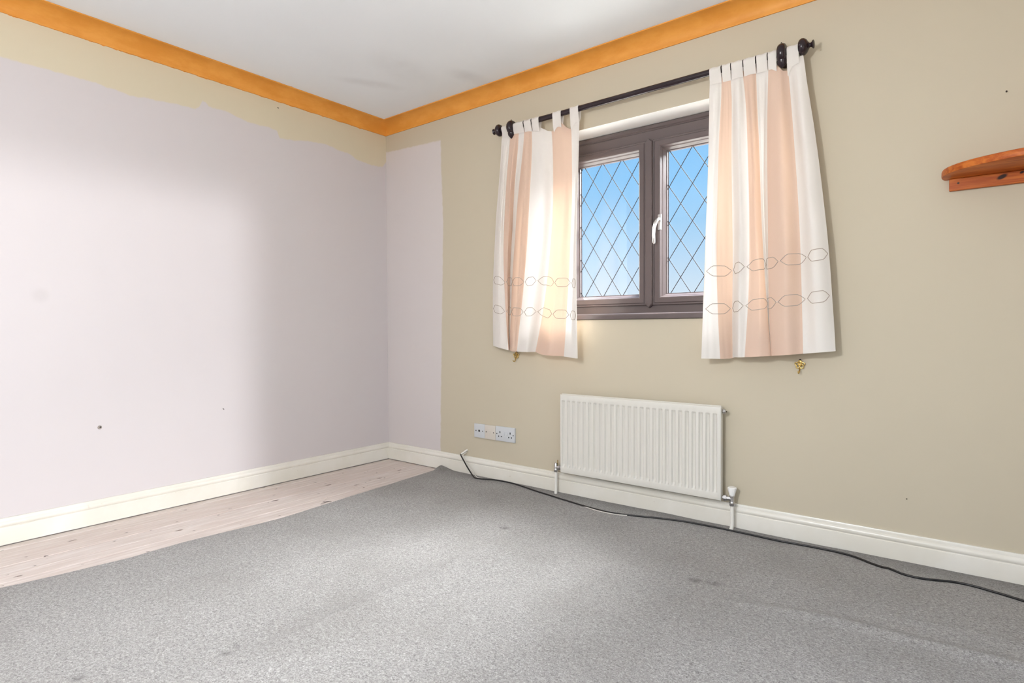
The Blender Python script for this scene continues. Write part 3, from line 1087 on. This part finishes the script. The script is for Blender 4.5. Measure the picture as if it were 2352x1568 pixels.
curtain('curtain', 'short white and peach striped tab-top curtain left of the window', LKEY, LPAN, LTOP, LBOT, LTAB, 1.3)
curtain('curtain', 'wider white and peach striped tab-top curtain right of the window', RKEY, RPAN, RTOP, RBOT, RTAB, 9.1)

# ------------------------------------------------------------------ radiator
rad = empty('radiator', (1.945, -0.05, 0.137), 'white ribbed panel radiator on the wall below the window', 'radiator')
X0, X1, Z0, Z1, YF, YB = 1.507, 2.378, 0.138, 0.562, -0.068, -0.034
NF = 26
xsr, pitch = [X0 + 0.006], (X1 - X0 - 0.016) / NF
for f_ in range(NF):
    b0 = X0 + 0.008 + f_ * pitch
    xsr += [b0 + pitch * q for q in (0.10, 0.17, 0.26, 0.56, 0.65, 0.72)]
xsr += [X1 - 0.006]
zsr = [Z0 + 0.004, 0.166, 0.171, 0.182, 0.187, 0.350, 0.521, 0.525, 0.531, 0.534, Z1 - 0.006]
bm = bmesh.new()
D = 0.0085


def rib(x, z):
    fi = (x - X0 - 0.008) / pitch
    fr2 = fi - math.floor(fi)
    if not (0 <= fi < NF):
        return 0
    if fr2 < 0.17:
        a = sm(fr2, 0.10, 0.17) * 0.5
    elif fr2 < 0.26:
        a = 0.5 + 0.5 * sm(fr2, 0.17, 0.26)
    elif fr2 <= 0.56:
        a = 1
    else:
        a = 1 - sm(fr2, 0.56, 0.72)
    if z < 0.187:
        a *= sm(z, 0.166, 0.187)
    if z > 0.521:
        a *= 1 - sm(z, 0.521, 0.534)
    return a


g = [[bm.verts.new((x, YF + D * rib(x, z), z)) for x in xsr] for z in zsr]
for j in range(len(zsr) - 1):
    for i in range(len(xsr) - 1):
        bm.faces.new((g[j][i], g[j][i + 1], g[j + 1][i + 1], g[j + 1][i]))
# rounded edges returning to the back
per = [g[0][i] for i in range(len(xsr))] + [g[j][-1] for j in range(1, len(zsr))] + [g[-1][i] for i in range(len(xsr) - 2, -1, -1)] + [g[j][0] for j in range(len(zsr) - 2, 0, -1)]


def ringoff(d, y):
    out = []
    for v in per:
        x, z = v.co.x, v.co.z
        nx = -1 if abs(x - xsr[0]) < 1e-6 else (1 if abs(x - xsr[-1]) < 1e-6 else 0)
        nz = -1 if abs(z - zsr[0]) < 1e-6 else (1 if abs(z - zsr[-1]) < 1e-6 else 0)
        out.append(bm.verts.new((x + nx * d, y, z + nz * d)))
    return out


prev = per
for d, y in ((0.0035, YF + 0.001), (0.006, YF + 0.004), (0.006, YF + 0.009), (0.0035, YF + 0.0105), (0.0035, YB)):
    cur = ringoff(d, y)
    for i in range(len(per)):
        bm.faces.new((prev[i], prev[(i + 1) % len(per)], cur[(i + 1) % len(per)], cur[i]))
    prev = cur
bm.faces.new(prev)
obj('panel', bm, M_RAD, rad, smooth=28)
obj('top_seam', BX((X0 + 0.004, YF + 0.012, Z1 - 0.001), (X1 - 0.004, YF + 0.020, Z1 + 0.005), 0.002), M_RAD, rad)
for bx in (1.66, 2.22):
    obj('wall_bracket', BX((bx - 0.015, YB, 0.19), (bx + 0.015, -0.001, 0.50), 0.002, 1), M_RAD, rad)
pl_ = obj('vent_plug', LATHE((X1 + 0.001, -0.048, 0.541), (1, 0, 0), [(0, 0.009), (0.004, 0.011), (0.010, 0.011), (0.0105, 0.0085), (0.014, 0.0085), (0.016, 0.005)], 6), M_CHROME, rad)
pl_['label'] = 'small chrome bleed plug at the top right end'
obj('vent_key', BX((X1 + 0.015, -0.0505, 0.5385), (X1 + 0.020, -0.0455, 0.5435), 0.001, 1), M_STEEL_DARK, pl_)
# right hand valve with white wheel head
VX, VY = 2.423, -0.050
vr = obj('wheel_valve', LATHE((VX, VY, 0.118), (0, 0, 1), [(0, 0.0105), (0.003, 0.0125), (0.013, 0.0125), (0.016, 0.010), (0.020, 0.0095), (0.040, 0.0095), (0.043, 0.0120), (0.050, 0.0115)], 12), M_CHROME, rad, smooth=35)
vr['label'] = 'chrome angle valve with a white plastic hand wheel'
obj('union_nut', LATHE((X1 + 0.002, VY, 0.149), (1, 0, 0), [(0, 0.0085), (0.006, 0.0090), (0.0065, 0.0145), (0.019, 0.0145), (0.0195, 0.0095), (0.044, 0.0092)], 6), M_CHROME, vr)
obj('hand_wheel', LATHE((VX, VY, 0.166), (0, 0, 1), [(0, 0.0120), (0.004, 0.0125), (0.028, 0.0195), (0.034, 0.0198), (0.0365, 0.0175), (0.037, 0.008)], 16), M_PLASTIC, vr, smooth=30)
pr = obj('pipe', TUBE([(VX, VY, 0.119), (VX, VY, 0.080), (VX + 0.001, VY, 0.040), (VX - 0.001, VY - 0.003, 0.015), (VX - 0.003, VY - 0.004, carpet_h(VX, VY) - 0.001)], [0.0078, 0.0082, 0.0084, 0.0088, 0.0098], 10), M_PIPE, rad, smooth=40)
# left hand lockshield valve
VX = 1.468
vl = obj('lockshield_valve', LATHE((VX, VY, 0.131), (0, 0, 1), [(0, 0.0105), (0.003, 0.0125), (0.012, 0.0125), (0.015, 0.010), (0.018, 0.0095), (0.046, 0.0090), (0.050, 0.006)], 12), M_CHROME, rad, smooth=35)
vl['label'] = 'chrome lockshield valve without its cap'
obj('union_nut', LATHE((X0 - 0.002, VY, 0.157), (-1, 0, 0), [(0, 0.0085), (0.005, 0.0090), (0.0055, 0.0140), (0.017, 0.0140), (0.0175, 0.0095), (0.036, 0.0090)], 6), M_CHROME, vl)
obj('spindle', BX((VX + 0.004, VY + 0.006, 0.166), (VX + 0.009, VY + 0.011, 0.196), 0.0015, 1), M_BRASS, vl)
obj('pipe', TUBE([(VX, VY, 0.132), (VX, VY, 0.080), (VX - 0.001, VY, 0.040), (VX - 0.001, VY - 0.001, carpet_h(VX, VY) - 0.001)], [0.0078, 0.0082, 0.0082, 0.0088], 10), M_PIPE, rad, smooth=40)

# ------------------------------------------------------------------ sockets
SZ0, SZ1 = 0.2465, 0.3325


def disc(x, z, r, y=-0.0112, sx=1.0, n=10):
    bm = bmesh.new()
    vs = [bm.verts.new((x + r * sx * math.cos(2 * math.pi * i / n), y, z + r * math.sin(2 * math.pi * i / n))) for i in range(n)]
    v2 = [bm.verts.new((v.co.x, y + 0.002, v.co.z)) for v in vs]
    bm.faces.new(vs)
    bm.faces.new(v2[::-1])
    for i in range(n):
        bm.faces.new((vs[i], vs[(i + 1) % n], v2[(i + 1) % n], v2[i]))
    return bm


def plate(name, label, cat, x0, x1, mat, yf=-0.011, z0=SZ0, z1=SZ1):
    r_ = empty(name, ((x0 + x1) / 2, 0, (z0 + z1) / 2), label, cat)
    obj('plate', BX((x0, yf, z0), (x1, -0.0004, z1), 0.0022, 2), mat, r_, smooth=40)
    return r_


zc = (SZ0 + SZ1) / 2
s1 = plate('aerial_socket', 'single aerial socket plate with one round hole, leftmost of the three wall plates', 'socket', 0.8280, 0.9140, M_PLATE_COOL, -0.010)
for x in (0.8435, 0.8985):
    obj('screw', disc(x, zc, 0.0034, -0.0108), M_STEEL_DARK, s1)
obj('aerial_hole', disc(0.870, zc, 0.0072, -0.0106, 1, 16), M_HOLE, s1)
obj('aerial_ring', LATHE((0.870, -0.0095, zc), (0, -1, 0), [(0, 0.0092), (0.0008, 0.0092), (0.0009, 0.0078)], 16), M_PLATE_COOL, s1)
s2 = plate('blank_plate', 'cream single wall plate with a small central slot, between the two sockets', 'socket', 0.9165, 1.0020, M_PLATE_CREAM, -0.0125, SZ0 - 0.001, SZ1)
for x in (0.9290, 0.9880):
    obj('screw', disc(x, zc, 0.0034, -0.0133), M_STEEL_DARK, s2)
obj('slot_cover', BX((0.9475, -0.0142, zc - 0.006), (0.9640, -0.012, zc + 0.006), 0.001, 1), M_PLATE_CREAM, s2)
s3 = plate('double_socket', 'white double power socket with two switches, rightmost of the three wall plates', 'socket', 1.0035, 1.1500, M_PLATE_COOL, -0.012, SZ0 - 0.001, SZ1 + 0.001)
for x in (1.0140, 1.1395):
    obj('screw', disc(x, zc - 0.001, 0.0034, -0.0128), M_STEEL_DARK, s3)
for gx in (1.0385, 1.1160):
    obj('earth_slot', BX((gx - 0.0032, -0.0128, zc + 0.0035), (gx + 0.0032, -0.0115, zc + 0.0155), 0.0005, 1), M_HOLE, s3)
    for sgn in (-1, 1):
        obj('pin_slot', BX((gx + sgn * 0.0105 - 0.0036, -0.0128, zc - 0.019), (gx + sgn * 0.0105 + 0.0036, -0.0115, zc - 0.0125), 0.0005, 1), M_HOLE, s3)
for gx in (1.0660, 1.0875):
    sw = bmesh.new()
    q = [sw.verts.new(p) for p in ((gx - 0.006, -0.0118, zc - 0.008), (gx + 0.006, -0.0118, zc - 0.008), (gx + 0.006, -0.0118, zc + 0.014), (gx - 0.006, -0.0118, zc + 0.014), (gx - 0.006, -0.0158, zc - 0.007), (gx + 0.006, -0.0158, zc - 0.007), (gx + 0.006, -0.0128, zc + 0.013), (gx - 0.006, -0.0128, zc + 0.013))]
    for f_ in ((0, 1, 2, 3), (7, 6, 5, 4), (0, 4, 5, 1), (1, 5, 6, 2), (2, 6, 7, 3), (3, 7, 4, 0)):
        sw.faces.new([q[i] for i in f_])
    obj('switch', sw, M_PLATE_COOL, s3)

# ------------------------------------------------------------------ cables
path = [(0.752, -0.006, 0.146), (0.735, -0.030, 0.130), (0.737, -0.034, 0.122), (0.752, -0.036, 0.105), (0.80, -0.048, 0.064), (0.85, -0.062, 0.030)]
onf = [(0.890, -0.078), (0.918, -0.080), (0.96, -0.066), (1.03, -0.040), (1.136, -0.038), (1.25, -0.060), (1.40, -0.098), (1.591, -0.139), (1.74, -0.168), (1.873, -0.178), (2.03, -0.142), (2.193, -0.093), (2.33, -0.080), (2.45, -0.078), (2.613, -0.078), (2.76, -0.070), (2.89, -0.080), (2.99, -0.130), (3.112, -0.174), (3.236, -0.140), (3.33, -0.155), (3.411, -0.182), (3.6, -0.26), (3.85, -0.34), (4.0, -0.36)]


def cable_pts(head, flat, r):
    P_ = [Vector(p) for p in head] + [Vector((x, y, None or carpet_h(x, y) + r)) for x, y in flat]
    out = []
    for i in range(len(P_) - 1):
        p0, p1, p2, p3 = P_[max(0, i - 1)], P_[i], P_[i + 1], P_[min(len(P_) - 1, i + 2)]
        n_ = max(2, int((p2 - p1).length / 0.02))
        for q in range(n_):
            t_ = q / n_
            c_ = 0.5 * ((2 * p1) + (p2 - p0) * t_ + (2 * p0 - 5 * p1 + 4 * p2 - p3) * t_ ** 2 + (3 * p1 - 3 * p2 + p3 - p0) * t_ ** 3)
            if i >= len(head):
                c_.z = carpet_h(c_.x, c_.y) + r
            out.append(c_)
    out.append(P_[-1])
    return out


cab = empty('black_cable', (0.752, -0.006, 0.14), 'long black cable from the wall, trailing over the carpet under the radiator', 'cable')
obj('cable', TUBE(cable_pts(path, onf, 0.0042), 0.0042, 8), M_CABLE, cab, smooth=True)
st_ = obj('cable_sleeve', TUBE([(0.763, -0.0005, 0.156), (0.752, -0.012, 0.147), (0.736, -0.031, 0.131)], [0.0062, 0.0062, 0.0056], 10), M_CABLE_W, cab, smooth=40)
st_['label'] = 'white sleeve where the cable leaves the wall'
path2 = [(0.762, -0.010, 0.140), (0.748, -0.026, 0.128), (0.760, -0.030, 0.105), (0.80, -0.038, 0.070), (0.85, -0.045, 0.036)]
onf2 = [(0.895, -0.060), (0.95, -0.056), (1.03, -0.030), (1.136, -0.029), (1.25, -0.050), (1.40, -0.088), (1.56, -0.122), (1.66, -0.148), (1.74, -0.172), (1.82, -0.187), (1.90, -0.184), (1.96, -0.166)]
wc = obj('white_cable', TUBE(cable_pts(path2, onf2, 0.0022), 0.0022, 6), M_CABLE_W, None, smooth=True, origin=(0.9, -0.06, 0.012))
tag(wc, 'thin white cable running close beside the black cable', 'cable')

# ------------------------------------------------------------------ tie-back hooks


def hook(x, z, ang, label):
    r_ = empty('tieback_hook', (0, 0, 0), label, 'hook', 'brass tie-back hooks beside the window')
    bm = bmesh.new()
    # pierced rosette: outer lobes and inner bars

    def ringt(cx, cz, rx, rz, n=14, rr=0.0022):
        pts = [Vector((cx + rx * math.cos(2 * math.pi * i / n), -0.008, cz + rz * math.sin(2 * math.pi * i / n))) for i in range(n)]
        pts.append(pts[0] + Vector((0, 0, 1e-4)))
        tube(bm, pts, rr, 6)
    N_ = 40
    pts = []
    for i in range(N_ + 1):
        a_ = 2 * math.pi * i / N_
        rr = 0.0158 + 0.0028 * math.cos(5 * (a_ - math.pi / 2))
        pts.append(Vector((rr * 1.08 * math.cos(a_), -0.008, rr * 0.94 * math.sin(a_) + (1e-4 if i == N_ else 0))))
    tube(bm, pts, 0.0027, 6)
    tube(bm, [(-0.0085, -0.0085, 0.011), (0, -0.0085, -0.002), (0.0085, -0.0085, 0.011)], 0.0023, 6)
    tube(bm, [(0, -0.0085, -0.002), (0, -0.0085, -0.015)], 0.0023, 6)
    tube(bm, [(-0.014, -0.0085, -0.006), (-0.007, -0.0085, 0.004), (0, -0.0085, -0.010), (0.007, -0.0085, 0.004), (0.014, -0.0085, -0.006)], 0.0020, 6)
    ringt(0, 0.008, 0.0042, 0.0042, 10, 0.0018)
    ro = obj('rosette', bm, M_BRASS, r_, smooth=True)
    ro['kind'] = 'stuff'
    obj('back_plate', LATHE((0, -0.0008, 0.0), (0, -1, 0), [(0, 0.010), (0.003, 0.0095), (0.0066, 0.006)], 14), M_BRASS, r_, smooth=40)
    obj('hook_arm', TUBE([(0, -0.010, -0.013), (0, -0.013, -0.022), (0, -0.018, -0.031), (0, -0.026, -0.036), (0, -0.034, -0.034), (0, -0.038, -0.027)], [0.0030, 0.0030, 0.0030, 0.0030, 0.0028, 0.0024], 8), M_BRASS, r_, smooth=True)
    obj('screw', LATHE((0, -0.0005, 0.0195), (0, -1, 0), [(0, 0.0046), (0.004, 0.0046), (0.0075, 0.0025)], 10), M_STEEL_DARK, r_)
    r_.location = (x, 0, z)
    r_.rotation_euler = (0, 0, 0)
    return r_


hook(1.161, 0.764, 0, 'small brass tie-back hook below the hem of the left curtain')
hook(2.691, 0.762, 0, 'small brass tie-back hook below the hem of the right curtain')

# ------------------------------------------------------------------ pine shelf
sh = empty('wall_shelf', (3.65, 0, 1.44), 'varnished pine wall shelf with a curved front, at the right picture edge', 'shelf')
bm = bmesh.new()
SX0, SX1, SD = 3.172, 4.02, 0.272
outl = []
for i in range(41):
    t_ = i / 40
    a_ = math.pi * t_
    x = (SX0 + SX1) / 2 - (SX1 - SX0) / 2 * math.cos(a_)
    y = -0.026 - (SD - 0.026) * (math.sin(a_) ** 0.85)
    outl.append((x, y))
outl = [(SX0 + 0.005, -0.0008)] + outl + [(SX1 - 0.005, -0.0008)]
lv = []
for z, ins in ((1.4640, 0.006), (1.4655, 0.002), (1.470, 0.0), (1.484, 0.0), (1.4885, 0.002), (1.490, 0.006)):
    row = []
    for x, y in outl:
        cx_, cy_ = (SX0 + SX1) / 2, -0.10
        d_ = Vector((x - cx_, y - cy_, 0))
        l_ = d_.length
        d_ = d_ * ((l_ - ins) / l_)
        yy_ = cy_ + d_.y
        if y > -0.002:
            yy_ = -0.0008
        row.append(bm.verts.new((cx_ + d_.x, yy_, z)))
    lv.append(row)
n_ = len(outl)
for a_, b_ in zip(lv, lv[1:]):
    for i in range(n_):
        bm.faces.new((a_[i], a_[(i + 1) % n_], b_[(i + 1) % n_], b_[i]))
bm.faces.new(lv[0][::-1])
bm.faces.new(lv[-1])
obj('shelf_board', bm, M_PINE, sh, smooth=40)
bt = obj('batten', BX((3.195, -0.020, 1.4205), (3.995, -0.0008, 1.4636), 0.0015, 1), M_PINE, sh)
obj('screw', disc(3.222, 1.4455, 0.0036, -0.0208), M_STEEL_DARK, bt)
obj('screw', disc(3.960, 1.4455, 0.0036, -0.0208), M_STEEL_DARK, bt)

# ------------------------------------------------------------------ small things left in the walls
pg = empty('wall_plug', (0, -1.755, 0.46), 'grey wall plug left in a hole, low on the lilac left wall', 'wall plug')
obj('plug_rim', LATHE((0.0004, -1.755, 0.46), (1, 0, 0), [(0, 0.0095), (0.0015, 0.009), (0.0018, 0.006)], 12), M_PLUG, pg)
obj('plug_hole', LATHE((0.0018, -1.753, 0.461), (1, 0, 0), [(0, 0.0038), (0.0006, 0.0036)], 10), M_HOLE, pg)


def nail(p, ax, label, L_=0.012, r_=0.0022):
    bm = bmesh.new()
    lathe(bm, p, ax, [(0.0003, r_ * 0.55), (L_ - 0.002, r_ * 0.55), (L_ - 0.0018, r_), (L_, r_)], 8)
    o = obj('nail', bm, M_STEEL_DARK, None, origin=p)
    tag(o, label, 'nail')


nail((0, -0.821, 2.243), (1, 0, -0.4), 'nail in the cream band just under the ochre cove, on the left wall', 0.016, 0.0022)
nail((0, -1.170, 0.487), (1, 0, -0.5), 'small nail in the lower left wall between the wall plug and the corner', 0.012, 0.002)
nail((3.354, 0, 1.749), (0, -1, 0), 'nail in the cream wall above the pine shelf', 0.008, 0.003)
nail((3.074, 0, 0.254), (0, -1, 0), 'tiny nail low in the cream wall right of the radiator', 0.006, 0.0022)

sp_w = TUBE([(0.603, -0.957, 0.0125), (0.609, -0.930, 0.0165), (0.615, -0.903, 0.0150)], [0.0008, 0.0022, 0.0010], 6)
tag(obj('wood_splinter', sp_w, simple('dark_splinter', (66, 58, 52), 0.7), None, origin=(0.609, -0.93, 0.012)), 'dark thin splinter lying on the edge of the carpet beside the floorboards', 'splinter')

# made-up pendant behind the camera, added to lift the ceiling and walls
lamp = empty('fill_pendant', (2.4, -2.75, H), 'made-up round glass pendant lamp behind the camera, added as fill', 'lamp')
obj('cord', TUBE([(2.4, -2.75, H - 0.015), (2.4, -2.75, 1.70)], 0.003, 6), M_CABLE_W, lamp)
obj('base', LATHE((2.4, -2.75, H - 0.0005), (0, 0, -1), [(0, 0.10), (0.012, 0.10), (0.018, 0.09)], 24), M_PLASTIC, lamp, smooth=40)
obj('globe', LATHE((2.4, -2.75, 1.705), (0, 0, -1), [(0, 0.02), (0.008, 0.085), (0.03, 0.12), (0.06, 0.11), (0.085, 0.06), (0.092, 0.01)], 24), M_BULB, lamp, smooth=True)
ld = bpy.data.lights.new('fill_lamp', 'POINT')
ld.energy = LAMP_POWER
ld.color = LAMP_COLOR
ld.shadow_soft_size = 0.10
lo = bpy.data.objects.new('fill_lamp', ld)
COL.objects.link(lo)
lo.location = (2.4, -2.75, 1.54)
